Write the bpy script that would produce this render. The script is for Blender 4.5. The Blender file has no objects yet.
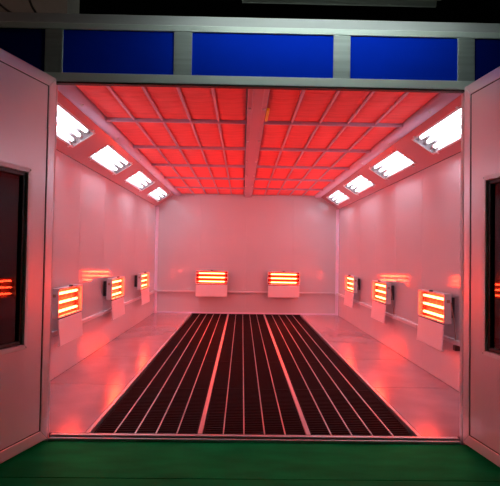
import bpy, bmesh, math, random
from mathutils import Vector, Matrix, noise
random.seed(7)
SC = bpy.context.scene
COL = SC.collection
PI = math.pi

# ------------------------------------------------------------------ materials
def material(name, col, rough=.5, metal=0., spec=.5, emit=None, strength=0., bump=None, var=None, coat=0., coat_rough=.05):
    m = bpy.data.materials.new(name); m.use_nodes = True
    nt = m.node_tree; b = nt.nodes['Principled BSDF']
    b.inputs['Base Color'].default_value = (*col, 1)
    b.inputs['Roughness'].default_value = rough
    b.inputs['Metallic'].default_value = metal
    b.inputs['Specular IOR Level'].default_value = spec
    b.inputs['Coat Weight'].default_value = coat
    b.inputs['Coat Roughness'].default_value = coat_rough
    if emit:
        b.inputs['Emission Color'].default_value = (*emit, 1)
        b.inputs['Emission Strength'].default_value = strength
    if bump or var:
        tc = nt.nodes.new('ShaderNodeTexCoord')
        mp = nt.nodes.new('ShaderNodeMapping')
        nt.links.new(tc.outputs['Object'], mp.inputs['Vector'])
    if var:   # subtle tone variation (scale xyz, amount)
        sc, amt = var
        mp2 = nt.nodes.new('ShaderNodeMapping'); mp2.inputs['Scale'].default_value = sc
        nt.links.new(tc.outputs['Object'], mp2.inputs['Vector'])
        n = nt.nodes.new('ShaderNodeTexNoise'); n.inputs['Scale'].default_value = 1
        n.inputs['Detail'].default_value = 4
        nt.links.new(mp2.outputs['Vector'], n.inputs['Vector'])
        r = nt.nodes.new('ShaderNodeMapRange')
        r.inputs['From Min'].default_value = .3; r.inputs['From Max'].default_value = .7
        r.inputs['To Min'].default_value = 1 - amt; r.inputs['To Max'].default_value = 1 + amt
        nt.links.new(n.outputs['Fac'], r.inputs['Value'])
        mx = nt.nodes.new('ShaderNodeVectorMath'); mx.operation = 'SCALE'
        mx.inputs[0].default_value = col
        nt.links.new(r.outputs['Result'], mx.inputs['Scale'])
        nt.links.new(mx.outputs['Vector'], b.inputs['Base Color'])
    if bump:
        kind, sc, st, dist = bump
        mp.inputs['Scale'].default_value = sc
        if kind == 'noise':
            t = nt.nodes.new('ShaderNodeTexNoise'); t.inputs['Scale'].default_value = 1; t.inputs['Detail'].default_value = 3
            out = t.outputs['Fac']
        elif kind == 'wave':
            t = nt.nodes.new('ShaderNodeTexWave'); t.wave_type = 'BANDS'; t.bands_direction = 'Y'
            t.inputs['Scale'].default_value = 1; t.inputs['Distortion'].default_value = 2.5; t.inputs['Detail'].default_value = 2
            out = t.outputs['Fac']
        else:
            t = nt.nodes.new('ShaderNodeTexVoronoi'); t.inputs['Scale'].default_value = 1; t.inputs['Randomness'].default_value = 0
            out = t.outputs['Distance']
        nt.links.new(mp.outputs['Vector'], t.inputs['Vector'])
        bp = nt.nodes.new('ShaderNodeBump'); bp.inputs['Strength'].default_value = st; bp.inputs['Distance'].default_value = dist
        nt.links.new(out, bp.inputs['Height'])
        nt.links.new(bp.outputs['Normal'], b.inputs['Normal'])
    return m

def glass(name, tint, rough=.02, base=.05):
    m = bpy.data.materials.new(name); m.use_nodes = True
    nt = m.node_tree; nt.nodes.clear()
    o = nt.nodes.new('ShaderNodeOutputMaterial'); mix = nt.nodes.new('ShaderNodeMixShader')
    t = nt.nodes.new('ShaderNodeBsdfTransparent'); t.inputs['Color'].default_value = (*tint, 1)
    g = nt.nodes.new('ShaderNodeBsdfGlossy'); g.inputs['Roughness'].default_value = rough
    # Schlick reflectance, the same from either face of the sheet
    f = nt.nodes.new('ShaderNodeLayerWeight')
    pw = nt.nodes.new('ShaderNodeMath'); pw.operation = 'POWER'; pw.inputs[1].default_value = 5
    ma = nt.nodes.new('ShaderNodeMath'); ma.operation = 'MULTIPLY_ADD'; ma.inputs[1].default_value = 1 - base; ma.inputs[2].default_value = base
    nt.links.new(f.outputs['Facing'], pw.inputs[0]); nt.links.new(pw.outputs[0], ma.inputs[0])
    nt.links.new(ma.outputs[0], mix.inputs[0]); nt.links.new(t.outputs[0], mix.inputs[1]); nt.links.new(g.outputs[0], mix.inputs[2])
    nt.links.new(mix.outputs[0], o.inputs[0])
    return m

M = {}
M['wall'] = material('painted_steel_panel', (.66, .65, .68), .075, spec=.5, bump=('noise', (3, 3, .5), .006, .01))
M['cove'] = material('heater_tinted_cove', (.70, .31, .32), .22, spec=.7)  # red glow of the heaters tinted into the steel's colour
M['trim'] = material('pale_trim', (.88, .82, .98), .3)
M['rail'] = material('trunking_paint', (.68, .64, .67), .35)
M['beam'] = material('beam_paint', (.82, .70, .88), .35)
M['beam_dark'] = material('beam_dark_paint', (.52, .36, .46), .4)
M['bar'] = material('grid_bar_paint', (.60, .48, .62), .4)
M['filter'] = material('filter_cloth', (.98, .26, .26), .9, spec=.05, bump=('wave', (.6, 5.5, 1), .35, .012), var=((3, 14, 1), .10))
M['plate'] = material('chequer_plate', (.54, .38, .42), .19, metal=.4, bump=('voronoi', (42, 42, 42), .05, .004), var=((3, 3, 3), .10))  # red booth light partly tinted into the plate colour
M['grate'] = material('black_grate_steel', (.010, .006, .007), .7, spec=.05)
M['grate_edge'] = material('galvanised_bar', (.52, .48, .50), .35, metal=.6)
M['pit'] = material('dark_pit', (.01, .01, .01), .9)
M['alu'] = material('brushed_aluminium', (.50, .54, .54), .5, metal=.5, var=((1.2, 6, 40), .12))
M['rail_alu'] = material('highlit_aluminium', (.84, .89, .86), .5, metal=.15)  # paler than the posts: lamp highlight put into the rail colour
M['blue'] = material('blue_laminate', (.001, .036, .74), .7, spec=.02, var=((2, 2, 2), .06))
M['navy'] = material('navy_laminate', (.001, .010, .20), .7, spec=.02)
M['doorskin'] = material('door_skin', (.88, .76, .81), .32, metal=.2, bump=('noise', (5, 5, 1), .04, .01))
M['doorframe'] = material('door_profile', (.90, .80, .86), .3, metal=.3)
M['windowframe'] = material('window_profile', (.92, .86, .90), .35)
M['rubber'] = material('black_rubber', (.012, .012, .012), .5)
M['pane'] = glass('door_glass', (.42, .36, .42))
M['cover'] = glass('lamp_glass', (.97, .97, .97))
M['lamp'] = material('white_tube', (.9, .9, .9), .4, emit=(1., .97, 1.12), strength=5.2)
M['reflector'] = material('lamp_reflector', (.20, .20, .20), .5, metal=.2)
M['cap'] = material('lamp_cap', (.35, .35, .36), .4, metal=.4)
M['latch'] = material('latch_nylon', (.95, .9, .93), .25, spec=.8)
M['clip'] = material('white_clip', (.8, .78, .78), .4)
M['heat'] = material('glowing_quartz', (.9, .6, .3), .3, emit=(1., .044, .012), strength=38)
M['heatbox'] = material('heater_housing', (.72, .66, .68), .35)
M['heatrefl'] = material('heater_reflector', (.16, .012, .008), .5, spec=.15)
M['ceramic'] = material('ceramic', (.85, .80, .75), .5)
M['guard'] = material('guard_wire', (.5, .3, .25), .4, metal=.5)
M['flap'] = material('flap_paint', (.90, .82, .85), .35)
M['darkmetal'] = material('dark_metal', (.06, .055, .06), .4, metal=.5)
M['green'] = material('green_epoxy', (.001, .27, .065), .7, spec=.02, bump=('noise', (3, 9, 3), .12, .02), var=((2.5, 7, 3), .25))
M['black'] = material('shop_black', (.012, .011, .011), .8, spec=.15)
M['concrete'] = material('shop_plaster', (.42, .35, .31), .85, spec=.1, bump=('noise', (6, 6, 6), .3, .02), var=((2, 2, 2), .2))
M['yellow'] = material('yellow_plastic', (1., .88, .02), .4)
M['added_tube'] = material('added_lamp_tube', (.9, .9, .9), .4, emit=(.82, 1., .92), strength=22)
M['bulb'] = material('added_warm_bulb', (.9, .8, .7), .4, emit=(1., .55, .42), strength=14)
M['white'] = material('white_enamel', (.30, .31, .26), .6)
M['added_hood'] = material('added_hood_enamel', (.08, .08, .08), .6)

# ------------------------------------------------------------------ mesh building
class MB:
    def __init__(s): s.bm = bmesh.new()
    def box(s, a, b, bevel=0., mat=None, seg=1):
        """axis-aligned box between corners a and b"""
        t = bmesh.new()
        bmesh.ops.create_cube(t, size=1)
        a, b = Vector(a), Vector(b)
        for v in t.verts:
            v.co = Vector(((a[i] + b[i]) / 2 + v.co[i] * abs(b[i] - a[i])) for i in range(3))
        if bevel:
            bmesh.ops.bevel(t, geom=t.edges[:], offset=bevel, segments=seg, affect='EDGES', profile=.5)
        if mat: t.transform(mat)
        s._add(t); return s
    def _add(s, t):
        me = bpy.data.meshes.new('x'); t.to_mesh(me); t.free()
        s.bm.from_mesh(me); bpy.data.meshes.remove(me)
    def prism(s, pts, axis, a, b, bevel=0.):
        """closed profile (2D points) pushed along an axis (0,1,2) from a to b"""
        t = bmesh.new()
        def mk(p, w):
            if axis == 0: return (w, p[0], p[1])
            if axis == 1: return (p[0], w, p[1])
            return (p[0], p[1], w)
        A = [t.verts.new(mk(p, a)) for p in pts]; B = [t.verts.new(mk(p, b)) for p in pts]
        n = len(pts)
        for i in range(n): t.faces.new((A[i], A[(i+1) % n], B[(i+1) % n], B[i]))
        t.faces.new(A[::-1]); t.faces.new(B)
        bmesh.ops.recalc_face_normals(t, faces=t.faces[:])
        if bevel: bmesh.ops.bevel(t, geom=t.edges[:], offset=bevel, segments=2, affect='EDGES', profile=.5)
        s._add(t); return s
    def tube(s, pts, r, seg=12, cap=True):
        pts = [Vector(p) for p in pts]
        t = bmesh.new(); rings = []
        for i, p in enumerate(pts):
            d = (pts[min(i+1, len(pts)-1)] - pts[max(i-1, 0)]).normalized()
            u = d.orthogonal().normalized() if i == 0 else (rings_u - d * rings_u.dot(d)).normalized()
            rings_u = u; w = d.cross(u)
            rr = r[i] if isinstance(r, (list, tuple)) else r
            rings.append([t.verts.new(p + (u*math.cos(2*PI*k/seg) + w*math.sin(2*PI*k/seg))*rr) for k in range(seg)])
        for a, b in zip(rings, rings[1:]):
            for k in range(seg): t.faces.new((a[k], a[(k+1) % seg], b[(k+1) % seg], b[k]))
        if cap: t.faces.new(rings[0][::-1]); t.faces.new(rings[-1])
        bmesh.ops.recalc_face_normals(t, faces=t.faces[:])
        for f in t.faces: f.smooth = len(f.verts) == 4
        s._add(t); return s
    def quad(s, *p):
        vs = [s.bm.verts.new(q) for q in p]; s.bm.faces.new(vs); return s
    def build(s, name, mat, parent=None, loc=None):
        me = bpy.data.meshes.new(name); s.bm.to_mesh(me); s.bm.free()
        me.materials.append(M[mat])
        o = bpy.data.objects.new(name, me); COL.objects.link(o)
        if parent: o.parent = parent
        if loc: o.location = loc
        return o

def empty(name, loc=(0, 0, 0), rz=0):
    o = bpy.data.objects.new(name, None); o.empty_display_size = .1
    COL.objects.link(o); o.location = loc; o.rotation_euler = (0, 0, rz); return o
def tag(o, label, cat, group=None):
    o['label'] = label; o['category'] = cat
    if group: o['group'] = group
    return o
def struct(o, label=None, cat=None):
    o['kind'] = 'structure'
    if label: o['label'] = label
    if cat: o['category'] = cat
    return o
def copy_tree(o, parent=None):
    c = o.copy(); COL.objects.link(c)
    if parent: c.parent = parent
    for ch in list(o.children): copy_tree(ch, c)
    return c

ORD = ['first', 'second', 'third', 'fourth', 'fifth', 'sixth']
W, L = 2.0, 7.2            # half width and length of the booth
ZC, XC, ZS = 2.60, 1.57, 2.32  # grid height, top of the sloping cove, foot of the cove
GX = 1.17                  # half width of the grate field

# ------------------------------------------------------------------ booth shell
def panel_wall(name, axis, pos, lo, hi, zt, splits, out, label):
    """bevelled steel panels side by side; out is the side the wall's thickness goes to"""
    mb = MB(); edges = [lo] + splits + [hi]
    for a, b in zip(edges, edges[1:]):
        if axis == 0: mb.box((pos, a, 0), (pos + out*.05, b, zt), .003)
        else: mb.box((a, pos, 0), (b, pos + out*.05, zt), .003)
    return struct(mb.build(name, 'wall'), label, 'wall')
panel_wall('wall_left', 0, -W, .02, L, ZS + .0, [1.2, 2.2, 3.2, 4.2, 5.2, 6.2], -1, 'long steel panel wall on the left side of the booth')
panel_wall('wall_right', 0, W, .02, L, ZS + .0, [1.2, 2.2, 3.2, 4.2, 5.2, 6.2], 1, 'long steel panel wall on the right side of the booth')
panel_wall('wall_back', 1, L, -W - .05, W + .05, ZC + .12, [-1.016, -.02, 1.0], 1, 'steel panel wall closing the far end of the booth')
# front wall around the opening
mb = MB()
mb.box((-2.05, -.02, -.06), (-1.46, .02, 2.95), 0); mb.box((1.48, -.02, -.06), (2.05, .02, 2.95), 0)
mb.box((-1.46, -.02, 2.56), (1.48, .02, 2.95), 0)
struct(mb.build('wall_front', 'wall'), 'front wall of the booth around the door opening', 'wall')
# outer roof above the filters
struct(MB().box((-2.05, -.02, 2.95), (2.05, L + .05, 3.0)).build('ceiling', 'wall'), 'steel roof of the booth above the filters', 'ceiling')
# corner posts and skirting
k = 1
for x in (-W, W):
    s = 1 if x > 0 else -1
    struct(MB().prism([(x, L), (x, L-.055), (x - s*.018, L-.055), (x - s*.055, L-.018), (x - s*.055, L)], 2, .0, ZS-.01).build('trim_%d' % k, 'trim'),
           'pale corner strip at the far %s corner of the booth' % ('right' if s > 0 else 'left'), 'trim'); k += 1
struct(MB().box((-1.94, L-.012, 0), (1.94, L, .035), .003).build('baseboard_back', 'trim'), 'thin skirting strip along the foot of the far wall', 'baseboard')

# sloping coves with openings for the lights
LY = [(.38, 1.60), (2.13, 3.35), (3.88, 5.10), (5.63, 6.85)]
cove_len = math.hypot(W - XC, ZC - ZS)
T0, T1 = .235*.54, .71*.54       # distance down the slope where the light opening starts and ends
def cove_matrix(s, y):
    """local x along the booth, local y down the slope, local z up behind the panel"""
    d = Vector((s*(W - XC), 0, ZS - ZC)).normalized()
    ax = Vector((0, 1, 0)); n = ax.cross(d)
    if n.z < 0: ax = -ax; n = ax.cross(d)
    m = Matrix((ax, d, n)).transposed().to_4x4()
    m.translation = Vector((s*XC, y, ZC)); return m
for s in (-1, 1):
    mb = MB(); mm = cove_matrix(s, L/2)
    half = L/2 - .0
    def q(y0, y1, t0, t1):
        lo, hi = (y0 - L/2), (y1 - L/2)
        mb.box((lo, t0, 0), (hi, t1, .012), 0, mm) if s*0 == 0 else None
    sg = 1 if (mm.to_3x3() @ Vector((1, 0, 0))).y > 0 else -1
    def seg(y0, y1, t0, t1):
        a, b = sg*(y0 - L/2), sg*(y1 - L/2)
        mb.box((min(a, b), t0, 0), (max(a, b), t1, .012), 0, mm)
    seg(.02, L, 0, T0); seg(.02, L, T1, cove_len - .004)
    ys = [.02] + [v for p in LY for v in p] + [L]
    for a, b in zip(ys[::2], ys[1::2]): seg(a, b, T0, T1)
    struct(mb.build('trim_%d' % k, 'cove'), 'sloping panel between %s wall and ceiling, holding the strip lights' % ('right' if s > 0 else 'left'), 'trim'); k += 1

# floor: chequer plates beside the grates, pit below
mb = MB()
seams = [.02, 1.33, 2.65, 3.9, 5.12, 6.3, L]
for a, b in zip(seams, seams[1:]):
    mb.box((-W, a + .006, -.02), (-GX - .04, b - .006, 0), .001); mb.box((GX + .04, a + .006, -.02), (W, b - .006, 0), .001)
fl = struct(mb.build('floor', 'plate'), 'chequer plate floor of the booth on both sides of the grates', 'floor')
struct(MB().box((-W, .02, -.30), (W, L, -.26)).box((-W, 0, -.30), (W, .02, -.06)).build('floor_pit', 'pit'), 'dark pit floor under the grates', 'floor')

# ------------------------------------------------------------------ floor grates
def make_grate(ln):
    root = empty('floor_grate'); w = .372
    f = MB()
    for x in (-w, w - .012): f.box((x, .003, -.035), (x + .012, ln - .003, -.004), 0)
    for y in (.003, ln - .015): f.box((-w, y, -.035), (w, y + .012, -.004), 0)
    f.build('frame', 'grate', root)
    b = MB(); n = 30; p = (ln - .03)/n
    for i in range(n):
        y = .015 + p*(i + .5)
        b.box((-w + .012, y - p*.31, -.028), (w - .012, y + p*.31, -.006), 0)
    b.build('cross_bars', 'grate', root)
    for i in range(4):
        x = -w + (2*w)*(i + 1)/5
        MB().box((x - .0045, .006, -.022), (x + .0045, ln - .006, -.001), .001).build('long_bar', 'grate_edge', root)
    return root
pit = 1.193
proto = None
rows = ['nearest the threshold', 'second from the threshold', 'third from the threshold', 'fourth from the threshold', 'second from the far wall', 'against the far wall']
for c, (x, cn) in enumerate(((-.78, 'left'), (0, 'middle'), (.78, 'right'))):
    for r in range(6):
        if proto is None: proto = make_grate(pit); g = proto
        else: g = copy_tree(proto)
        g.location = (x, .025 + r*pit, 0)
        tag(g, 'black floor grate in the %s row, %s' % (cn, rows[r]), 'floor grate', 'black grates down the booth floor')
for x, nm in ((-1.19, 'left edge of the grates'), (-.39, 'left and middle grates'), (.39, 'middle and right grates'), (1.19, 'right edge of the grates')):
    w = .016
    mb = MB().box((x - w, .022, -.04), (x + w, L - .015, .003), .002)
    if abs(x) > 1: mb.box((x - w + (0 if x > 0 else 2*w - .004), .022, .003), (x - w + (.004 if x > 0 else 2*w), L - .015, .006))
    o = mb.build('grate_rail', 'grate_edge')
    tag(o, ('bright steel rail along the ' + nm) if 'edge' in nm else 'bright steel rail between the ' + nm, 'rail', 'steel rails of the floor grates')

# ------------------------------------------------------------------ ceiling: grid, beam, filters
grid = tag(empty('ceiling_grid', (0, 0, ZC)), 'pink grey steel grid holding the red ceiling filters', 'ceiling grid')
BX, PW, EX = .085, .275, 1.46
YB = [.06, 1.27, 2.47, 3.67, 4.86, 6.06, L - .03]
for s in (-1, 1):
    for y in YB[1:-1]:
        a, b = sorted((s*BX, s*EX))
        MB().box((a, y - .014, -.028), (b, y + .014, .02), .003).build('cross_bar', 'bar', grid)
    for i in range(1, 5):
        x = s*(BX + i*PW)
        MB().box((x - .011, YB[0], -.012), (x + .011, YB[-1], .014), .002).build('long_bar', 'bar', grid)
    # rounded side beam
    pts = []
    a, b = EX, XC + .035
    for i in range(13):
        t = PI*i/12
        pts.append((s*((a+b)/2 - (b-a)/2*math.cos(t)), -.042*math.sin(t)**.7 + .0))
    pts += [(s*b, .05), (s*a, .05)]
    sb = MB().prism(pts, 1, .04, L - .005).build('side_beam', 'beam', grid)
    for f in sb.data.polygons: f.use_smooth = len(f.vertices) == 4 and abs(f.normal.z) < .999
    for r in range(6):
        y = (YB[r] + YB[r+1])/2 + .03
        MB().tube([(s*(EX+.05), y, -.036), (s*(EX+.05), y, -.054)], [.016, .010], 10).build('latch', 'latch', grid)
beam = tag(empty('ceiling_beam', (0, 0, ZC)), 'wide dusky pink beam running down the middle of the ceiling', 'beam')
MB().box((-BX + .002, .04, -.040), (BX - .002, L - .005, .05), .004).build('channel', 'beam_dark', beam)
MB().box((-.045, .05, -.052), (.045, L - .01, -.040), .004).build('cover_strip', 'beam_dark', beam)
for r in range(6):
    y = (YB[r] + YB[r+1])/2 + .05
    for x in (-.064, .064):
        MB().box((x - .014, y - .012, -.054), (x + .014, y + .012, -.040), .004).build('latch', 'latch', beam)

def make_filter(ln, seed):
    mb = MB(); nx, ny = 6, 36; v = []
    for j in range(ny + 1):
        row = []
        for i in range(nx + 1):
            u, t = i/nx, j/ny
            x = (u - .5)*(PW - .024); y = (t - .5)*(ln - .034)
            sag = -.010*math.sin(PI*u)*math.sin(PI*t)**.5
            wr = .004*math.sin(PI*u)*noise.noise((x*2 + seed*3.1, y*11, seed))
            row.append(mb.bm.verts.new((x, y, sag + wr)))
        v.append(row)
    for j in range(ny):
        for i in range(nx): mb.bm.faces.new((v[j][i], v[j][i+1], v[j+1][i+1], v[j+1][i])).smooth = True
    top = bmesh.ops.extrude_face_region(mb.bm, geom=mb.bm.faces[:])
    for g in top['geom']:
        if isinstance(g, bmesh.types.BMVert): g.co.z += .022
    bmesh.ops.recalc_face_normals(mb.bm, faces=mb.bm.faces[:])
    return mb.build('ceiling_filter', 'filter')
frow = ['first bay from the header', 'second bay from the header', 'third bay from the header', 'third bay from the far wall', 'second bay from the far wall', 'bay against the far wall']
fcol = ['first', 'second', 'third', 'fourth', 'fifth']
protos = []
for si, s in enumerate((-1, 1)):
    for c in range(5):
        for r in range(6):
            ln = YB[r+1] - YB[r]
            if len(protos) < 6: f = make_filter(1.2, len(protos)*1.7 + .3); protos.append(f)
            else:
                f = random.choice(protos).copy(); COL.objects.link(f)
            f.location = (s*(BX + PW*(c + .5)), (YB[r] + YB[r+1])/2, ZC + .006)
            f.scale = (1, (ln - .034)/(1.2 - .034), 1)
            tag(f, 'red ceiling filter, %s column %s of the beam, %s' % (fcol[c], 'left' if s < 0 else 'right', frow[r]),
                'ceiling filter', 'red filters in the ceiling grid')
# yellow tag on the beam
tag(MB().box((.087, .73, ZC - .046), (.112, 1.10, ZC - .026), .003).build('yellow_tag', 'yellow'), 'small yellow strip on the side of the ceiling beam near the header', 'tag')

# ------------------------------------------------------------------ strip lights
def make_light():
    root = empty('strip_light'); ln = 1.22; y0, y1 = T0, T1; dp = .085
    h = MB(); t = .006
    a, b = -ln/2 + .002, ln/2 - .002; y0 += .002; y1 -= .002
    h.box((a, y0, dp - t), (b, y1, dp)); h.box((a, y0, 0), (b, y0 + t, dp - t)); h.box((a, y1 - t, 0), (b, y1, dp - t))
    h.box((a, y0 + t, 0), (a + t, y1 - t, dp - t)); h.box((b - t, y0 + t, 0), (b, y1 - t, dp - t))
    h.build('housing', 'reflector', root)
    fr = MB(); e = .016
    fr.box((a - e, y0 - e, -.006), (b + e, y0 + .004, -.0005), .001); fr.box((a - e, y1 - .004, -.006), (b + e, y1 + e, -.0005), .001)
    fr.box((a - e, y0 + .004, -.006), (a + .004, y1 - .004, -.0005), .001); fr.box((b - .004, y0 + .004, -.006), (b + e, y1 - .004, -.0005), .001)
    fr.build('rim', 'clip', root)
    MB().box((a + .0045, y0 + .0045, -.005), (b - .0045, y1 - .0045, -.001)).build('glass_cover', 'cover', root)
    n = 3
    for i in range(n):
        y = y0 + (y1 - y0)*(i + .5)/n
        tb = MB().tube([(a + .09, y, .034), (a + .10, y, .034), (b - .10, y, .034), (b - .09, y, .034)], [.015, .0195, .0195, .015], 14).build('tube', 'lamp', root)
        for x0, x1 in ((a + t, a + .09), (b - .09, b - t)):
            MB().tube([(x0, y, .034), (x1, y, .034)], .017, 10).build('end_cap', 'cap', tb)
    for x in (a + .10, b - .10):
        for y, d in ((y0, -1), (y1, 1)):
            MB().box((x - .014, y - .004 + d*.002, -.016), (x + .014, y + d*.034, -.006), .003).build('clip', 'clip', root)
    return root
lp = None
for s in (-1, 1):
    for i, (a, b) in enumerate(LY):
        if lp is None: lp = make_light(); o = lp
        else: o = copy_tree(lp)
        o.matrix_world = cove_matrix(s, (a + b)/2)
        wh = ['nearest the doors', 'second from the doors', 'third from the doors', 'nearest the far wall'][i]
        tag(o, 'lit white four tube strip light in the %s cove, %s' % ('right' if s > 0 else 'left', wh), 'strip light', 'strip lights in the coves')

# ------------------------------------------------------------------ infrared heaters
def make_heater():
    """local x along the wall, local -y out of the wall, z up; origin at the foot of the box on the wall"""
    root = empty('infrared_heater'); w, h, d0, d1 = .35, .29, -.066, -.140
    b = MB(); t = .014
    b.box((-w, d0, 0), (w, d0 - .008, h), .002)
    b.box((-w, d1, h - t), (w, d0 - .008, h), .002); b.box((-w, d1, 0), (w, d0 - .008, t), .002)
    b.box((-w, d1, t), (-w + .014, d0 - .008, h - t), .002); b.box((w - .014, d1, t), (w, d0 - .008, h - t), .002)
    b.build('housing', 'heatbox', root)
    # three trough reflectors
    r = MB(); n = 9; ph = (h - 2*t)/3
    prof = []
    for kq in range(3):
        for i in range(n):
            a = PI*i/(n - 1)
            prof.append((d0 - .014 + (-.024)*(1 - math.sin(a))*.9, t + ph*(kq + .5) - ph/2*math.cos(a)))
    pts = prof + [(d0 - .009, h - t), (d0 - .009, t)]
    r.prism(pts, 0, -w + .015, w - .015).build('reflector', 'heatrefl', root)
    for kq in range(3):
        z = t + ph*(kq + .5); y = d1 + .040
        tb = MB().tube([(-w + .075, y, z), (w - .075, y, z)], .0125, 14).build('quartz_tube', 'heat', root)
        for s in (-1, 1):
            MB().tube([(s*(w - .075), y, z), (s*(w - .015), y, z)], .011, 10).build('end_holder', 'ceramic', tb)
    # guard wires
    for x in (-.16, 0, .16): MB().tube([(x, d1 - .001, t*.5), (x, d1 - .001, h - t*.5)], .0016, 6).build('guard_wire', 'guard', root)
    MB().tube([(0, (d0+d1)/2 - .03, h), (0, (d0+d1)/2 - .03, h + .012), (0, (d0+d1)/2 - .03, h + .016)], [.02, .02, .012], 12).build('knob', 'darkmetal', root)
    # hinged flap hanging below the front edge
    ang = math.radians(5)
    m = Matrix.Translation((0, d1 + .006, -.004)) @ Matrix.Rotation(-ang, 4, 'X')
    fp = MB().box((-w + .012, -.006, -.262), (w - .012, .006, -.006), .003, m).build('flap', 'flap', root)
    lip = MB().box((-w + .012, .006, -.262), (w - .012, .022, -.254), .002, m).build('lip', 'flap', fp)
    MB().tube([(-w + .02, d1 + .006, -.004), (w - .02, d1 + .006, -.004)], .006, 10).build('hinge', 'darkmetal', root)
    for x in (-.24, .24):
        MB().box((x - .025, .0015, .05), (x + .025, d0, h - .04), .002).build('bracket', 'darkmetal', root)
    for s in (-1, 1):
        MB().box((s*w, -.085, .205), (s*(w + .010), -.115, .235), .003).build('side_bolt', 'guard', root)
    pth = []
    for i in range(13):
        t_ = i/12
        pth.append((w + .005 + .012*math.sin(PI*t_), -.075 + .05*t_, .21 - .37*t_))
    MB().tube(pth, .005, 8).build('power_cable', 'guard', root)
    MB().box((w - .01, -.05, -.250), (w + .05, 0, -.200), .004).build('socket_box', 'darkmetal', root)
    return root
hp = make_heater()
ZH = .645
sp = [1.57, 3.50, 5.45]; nm = ['nearest the doors', 'in the middle', 'nearest the far wall']
tag(hp, 'glowing infrared heater with hanging flap on the left wall, nearest the doors', 'heater', 'infrared heaters along the walls')
def mirror_x(root):
    """the heaters on one long wall have their cable on the other end"""
    for ch in root.children:
        if ch.name.split('.')[0] in ('power_cable', 'socket_box'):
            ch.data = ch.data.copy()
            for v in ch.data.vertices: v.co.x *= -1
            ch.data.flip_normals()
first = True; drop = []
for wall in ('far', 'right', 'left'):
    for i in range(3 if wall != 'far' else 2):
        o = hp if first else copy_tree(hp); first = False
        if wall == 'left': o.location = (-W, sp[i], ZH); o.rotation_euler.z = PI/2
        elif wall == 'right': o.location = (W, sp[i], ZH); o.rotation_euler.z = -PI/2
        else: o.location = ((-.755, .80)[i], L, ZH); o.rotation_euler.z = 0
        if wall == 'far': lb = 'glowing infrared heater with pink flap on the far wall, %s of the two' % ('left', 'right')[i]
        else: lb = 'glowing infrared heater with hanging flap on the %s wall, %s' % (wall, nm[i])
        o['label'] = lb; o['category'] = 'heater'; o['group'] = 'infrared heaters along the walls'
        if wall == 'left' and i == 0: mirror_x(o)
        for ch in list(o.children):          # only the near right heater shows its socket, the far ones no cable
            kd = ch.name.split('.')[0]
            if (kd == 'socket_box' and not (wall == 'right' and i == 0)) or (kd == 'power_cable' and wall == 'far'): drop.append(ch)
for ch in drop: bpy.data.objects.remove(ch)

# trunking along the walls
def trunk(name, a, b, axis, wallpos, out, label):
    root = empty(name, (0, 0, 0))
    mb = MB(); z0, z1 = .452, .492
    if axis == 1: mb.box((wallpos, a, z0), (wallpos + out*.042, b, z1), .006, seg=2)
    else: mb.box((a, wallpos, z0), (b, wallpos + out*.042, z1), .006, seg=2)
    mb.build('duct', 'rail', root)
    n = int((b - a)/1.0)
    for i in range(n + 1):
        p = a + .35 + i*(b - a - .7)/n
        c = MB()
        if axis == 1: c.box((wallpos, p - .012, z0 - .005), (wallpos + out*.046, p + .012, z1 + .005), .002)
        else: c.box((p - .012, wallpos, z0 - .005), (p + .012, wallpos + out*.046, z1 + .005), .002)
        c.build('strap', 'rail', root)
    return tag(root, label, 'cable duct', 'pale cable ducts along the walls')
trunk('cable_duct', .06, L - .03, 1, -W, 1, 'pale cable duct along the left wall')
trunk('cable_duct', .06, L - .03, 1, W, -1, 'pale cable duct along the right wall')
trunk('cable_duct', -W + .058, W - .058, 0, L, -1, 'pale cable duct across the far wall')

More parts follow.
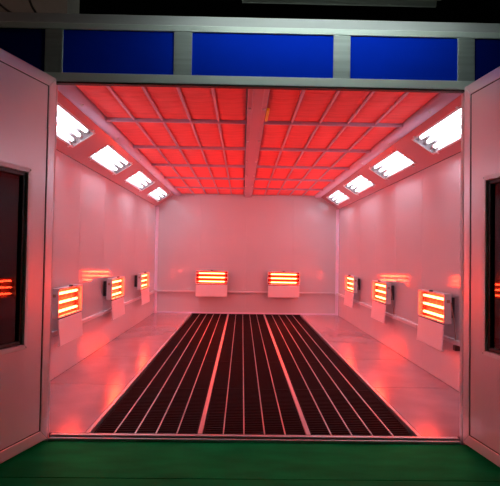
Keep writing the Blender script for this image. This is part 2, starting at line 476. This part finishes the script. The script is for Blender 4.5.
# ------------------------------------------------------------------ doors
def make_door(name, hinge, d, inner, label):
    """leaf along local x from the hinge; the face seen from the booth is at local y = 0"""
    root = struct(empty(name, (hinge[0], hinge[1], 0), math.atan2(d[1], d[0])), label, 'door')
    w, z0, z1 = .94, -.012, 2.515; s = inner      # s: +1 if the inner face looks to local +y
    wx0, wx1, wz0, wz1 = .245, .695, .655, 1.83
    st = .075
    def bx(mb, x0, x1, y0, y1, za, zb, bev=0.): mb.box((x0, s*y0, za), (x1, s*y1, zb), bev)
    # leaf skin with the window cut out
    p = MB()
    for a in ((st, wx0, z0+st, z1-st), (wx1, w-st, z0+st, z1-st), (wx0, wx1, z0+st, wz0), (wx0, wx1, wz1, z1-st)):
        bx(p, a[0], a[1], -.046, -.006, a[2], a[3])
    p.build('leaf_panel', 'doorskin', root)
    # edge profile, mitred
    def frame(nm, x0, x1, za, zb, t, y0, y1, mat, parent, bev=.004):
        o = MB()
        for pts in (((x0, za), (x0+t, za+t), (x0+t, zb-t), (x0, zb)), ((x1, za), (x1-t, za+t), (x1-t, zb-t), (x1, zb)),
                    ((x0, za), (x0+t, za+t), (x1-t, za+t), (x1, za)), ((x0, zb), (x0+t, zb-t), (x1-t, zb-t), (x1, zb))):
            o.prism([(q[0], q[1]) for q in pts], 1, s*y0, s*y1, bev)
        return o.build(nm, mat, parent)
    frame('edge_profile', 0, w, z0, z1, st, -.05, 0, 'doorframe', root)
    wf = frame('window_frame', wx0, wx1, wz0, wz1, .030, -.05, .014, 'windowframe', root, .003)
    frame('gasket', wx0+.030, wx1-.030, wz0+.030, wz1-.030, .025, -.04, -.004, 'rubber', wf, .004)
    frame('seal', st, w-st, z0+st, z1-st, .006, -.045, -.0035, 'rubber', root, 0)
    g = MB(); bx(g, wx0+.05, wx1-.05, -.028, -.022, wz0+.05, wz1-.05); g.build('pane', 'pane', root)
    for x in (wx0+.011, wx1-.011):
        for z in (wz0+.011, wz1-.011):
            MB().tube([(x, s*.013, z), (x, s*.017, z)], .005, 8).build('screw', 'alu', wf)
    for z in (.3, 1.25, 2.2):
        MB().tube([(-.006, -s*.03, z-.06), (-.006, -s*.03, z+.06)], .008, 10).build('hinge', 'alu', root)
    return root
make_door('door_1', (-1.442, -.055), Vector((-.2756, -.9613)).normalized(), 1, 'grey pink door leaf with tall dark window, swung open on the left')
make_door('door_2', (1.468, -.055), Vector((.115, -.993)).normalized(), -1, 'grey pink door leaf with tall dark window, swung open on the right')

# ------------------------------------------------------------------ header with blue panels
hd = tag(empty('header', (0, 0, 2.5)), 'long header of blue panels in a bare aluminium frame above the doorway', 'header')
Y0, Y1 = -.045, -.021
posts = [(-2.72, -2.66), (-1.536, -1.408), (-.62, -.49), (.525, .648), (1.425, 1.549), (2.66, 2.72)]
MB().box((-2.72, Y0, 0), (2.72, Y1, .064), .003).build('bottom_rail', 'rail_alu', hd)
MB().box((-2.72, Y0, .376), (2.72, Y1, .422), .003).build('top_rail', 'rail_alu', hd)
MB().box((-2.72, -.042, -.012), (2.72, -.001, 0)).build('seal', 'rubber', hd)
for a, b in posts: MB().box((a, Y0 + .001, .064), (b, Y1, .376), .002).build('post', 'alu', hd)
for i, (p, q) in enumerate(zip(posts, posts[1:])):
    o = MB().box((p[1], Y0 + .010, .064), (q[0], Y1, .376)).build('blue_panel', 'blue' if 0 < i < 4 else 'navy', hd)
    if i in (0, 4): o['label'] = 'dark navy end panel'
for a, b in posts[1:5]:
    for x in (a + .012, b - .012):
        for z in (.10, .19, .28, .345):
            MB().tube([(x, Y0 + .002, z), (x, Y0 - .0025, z)], [.005, .0035], 8).build('rivet', 'alu', hd)

# threshold
th = tag(empty('threshold', (0, 0, 0)), 'stepped aluminium threshold strip under the open doorway', 'threshold')
MB().box((-1.44, -.020, -.035), (1.46, .018, .002), .002).build('top_strip', 'alu', th)
MB().box((-1.44, -.030, -.058), (1.46, -.020, -.008)).build('dark_groove', 'darkmetal', th)
MB().box((-1.44, -.052, -.058), (1.46, -.030, -.010), .003).build('nosing', 'alu', th)

# ------------------------------------------------------------------ workshop outside
mb = MB()
mb.box((-6, -.606, -.16), (6, -.053, -.03)); mb.box((-6, -7, -.16), (6, -.614, -.03))
struct(mb.build('floor_outside', 'green'), 'green painted workshop floor in front of the booth', 'floor')
struct(MB().box((-6, -.614, -.17), (6, -.606, -.045)).build('trim_9', 'black'), 'dark joint across the green floor', 'trim')
def sbox(n, a, b, lab, mat='black', cat='wall'): return struct(MB().box(a, b).build(n, mat), lab, cat)
sbox('wall_outside_back', (-6, 9, -.16), (6, 9.1, 5), 'dark far wall of the workshop behind the booth')
sbox('wall_outside_left', (-6.1, -7, -.16), (-6, 9, 5), 'dark left wall of the workshop')
sbox('wall_outside_right', (6, -7, -.16), (6.1, 9, 5), 'dark right wall of the workshop')
sbox('wall_outside_front', (-6, -7.1, -.16), (6, -7, 5), 'dark workshop wall facing the booth doors')
sbox('ceiling_outside', (-6, -7, 5), (6, 9, 5.1), 'dark ceiling of the workshop', cat='ceiling')
sbox('wall_outside_bulkhead', (-4.2, .6, 3.0), (-1.62, .9, 5), 'grey plaster bulkhead above the booth roof at top left', 'concrete')
def cable(pts, label):
    # smooth sagging line through the points
    P = [Vector(p) for p in pts]; P = [2*P[0]-P[1]] + P + [2*P[-1]-P[-2]]; out = []
    for i in range(1, len(P) - 2):
        for k in range(6):
            t = k/6; a, b, c, d = P[i-1], P[i], P[i+1], P[i+2]
            out.append(.5*((2*b) + (c-a)*t + (2*a-5*b+4*c-d)*t*t + (3*b-a-3*c+d)*t**3))
    out.append(P[-2])
    tag(MB().tube(out, .009, 8).build('hanging_cable', 'rubber'), label, 'cable', 'cables above the header')
cable([(-2.05, .2, 3.26), (-1.984, .2, 3.169), (-1.891, .2, 3.102), (-1.792, .2, 3.074), (-1.647, .2, 3.054), (-1.60, .18, 3.012)], 'black cable sagging above the header at far top left')
cable([(-1.82, .26, 3.32), (-1.79, .26, 3.24), (-1.758, .26, 3.17), (-1.708, .26, 3.105), (-1.632, .26, 3.05), (-1.56, .26, 3.012)], 'black cable dropping steeply beside the sagging one at top left')

# lamps: unseen batten and warm bulb added for light, unlit trough above the roof
wl = tag(empty('added_lamp', (.40, -.62, 3.42)), 'unseen batten lamp added in front of the booth to light the header', 'lamp')
HL = .82
MB().box((-HL, -.05, .02), (HL, .05, .06), .006).build('batten', 'white', wl)
MB().box((-HL, -.10, -.055), (HL, .020, -.048)).box((-HL, -.10, -.048), (HL, -.094, .06)).box((-HL, -.094, .052), (HL, -.05, .06)).box((-HL - .006, -.10, -.14), (-HL, .20, .10)).box((HL, -.10, -.14), (HL + .006, .20, .10)).build('added_hood', 'added_hood', wl)  # unseen shield and end plates added to keep lamp light on the header
MB().tube([(-HL + .06, 0, 0), (HL - .06, 0, 0)], .016, 14).build('tube', 'added_tube', wl)
for x in (-HL + .045, HL - .045): MB().box((x - .014, -.018, -.02), (x + .014, .018, .022), .003).build('holder', 'white', wl)
for x in (-.5, .5): MB().tube([(x, 0, .06), (x, 0, 1.58)], .006, 8).build('rod', 'darkmetal', wl)
w2 = tag(empty('added_lamp', (-2.3, -.5, 4.3)), 'unseen warm lamp added high up on the left to light the bulkhead', 'lamp')  # added out of view to brighten the plaster at top left
MB().tube([(0, 0, 0), (0, 0, .02), (0, 0, .10), (0, 0, .13)], [.17, .15, .04, .02], 20).build('shade', 'added_hood', w2)
MB().tube([(0, 0, -.09), (0, 0, -.07), (0, 0, -.03), (0, 0, 0)], [.02, .05, .05, .03], 16).build('bulb', 'bulb', w2)
MB().tube([(0, 0, .13), (0, 0, .70)], .006, 8).build('cord', 'rubber', w2)
tr = tag(empty('unlit_lamp', (.60, .25, 3.278)), 'unlit pale lamp trough above the booth at the top edge', 'lamp')
MB().prism([(-.06, 0), (-.045, 0), (-.02, .07), (.02, .07), (.045, 0), (.06, 0), (.03, .085), (-.03, .085)], 0, -.74, .80).build('trough', 'white', tr)
MB().tube([(-.66, 0, .04), (.72, 0, .04)], .013, 10).build('tube', 'white', tr)
for x in (-.5, .55): MB().tube([(x, 0, .08), (x, 0, 1.722)], .006, 8).build('rod', 'darkmetal', tr)

# ------------------------------------------------------------------ world, camera, colour
wd = bpy.data.worlds.new('world'); SC.world = wd; wd.use_nodes = True
wd.node_tree.nodes['Background'].inputs[0].default_value = (0, 0, 0, 1)
F = 490.; cx, D, cz, yaw, pit, rol = -.10767708, 3.51979509, 1.28552363, .01562693, .02466562, .01548771
r0 = Vector((math.cos(yaw), -math.sin(yaw), 0)); f0 = Vector((math.sin(yaw), math.cos(yaw), 0)); k0 = Vector((0, 0, 1))
fw = math.cos(pit)*f0 + math.sin(pit)*k0; up = -math.sin(pit)*f0 + math.cos(pit)*k0
R = math.cos(rol)*r0 + math.sin(rol)*up; U = math.cos(rol)*up - math.sin(rol)*r0
cam = bpy.data.cameras.new('camera'); co = bpy.data.objects.new('camera', cam); COL.objects.link(co)
mt = Matrix((R, U, -fw)).transposed().to_4x4(); mt.translation = Vector((cx, -D, cz)); co.matrix_world = mt
cam.sensor_fit = 'HORIZONTAL'; cam.sensor_width = 36; cam.lens = 36*F/500; cam.clip_start = .05
SC.camera = co
vs = SC.view_settings; vs.view_transform = 'Standard'; vs.look = 'None'; vs.exposure = 1.27; vs.gamma = 1; vs.use_curve_mapping = False
SC.cycles.max_bounces = 12; SC.cycles.diffuse_bounces = 8; SC.cycles.glossy_bounces = 5; SC.cycles.transparent_max_bounces = 12
SC.cycles.use_denoising = True; SC.cycles.sample_clamp_indirect = 6; SC.cycles.blur_glossy = .1
SC.cycles.caustics_reflective = True
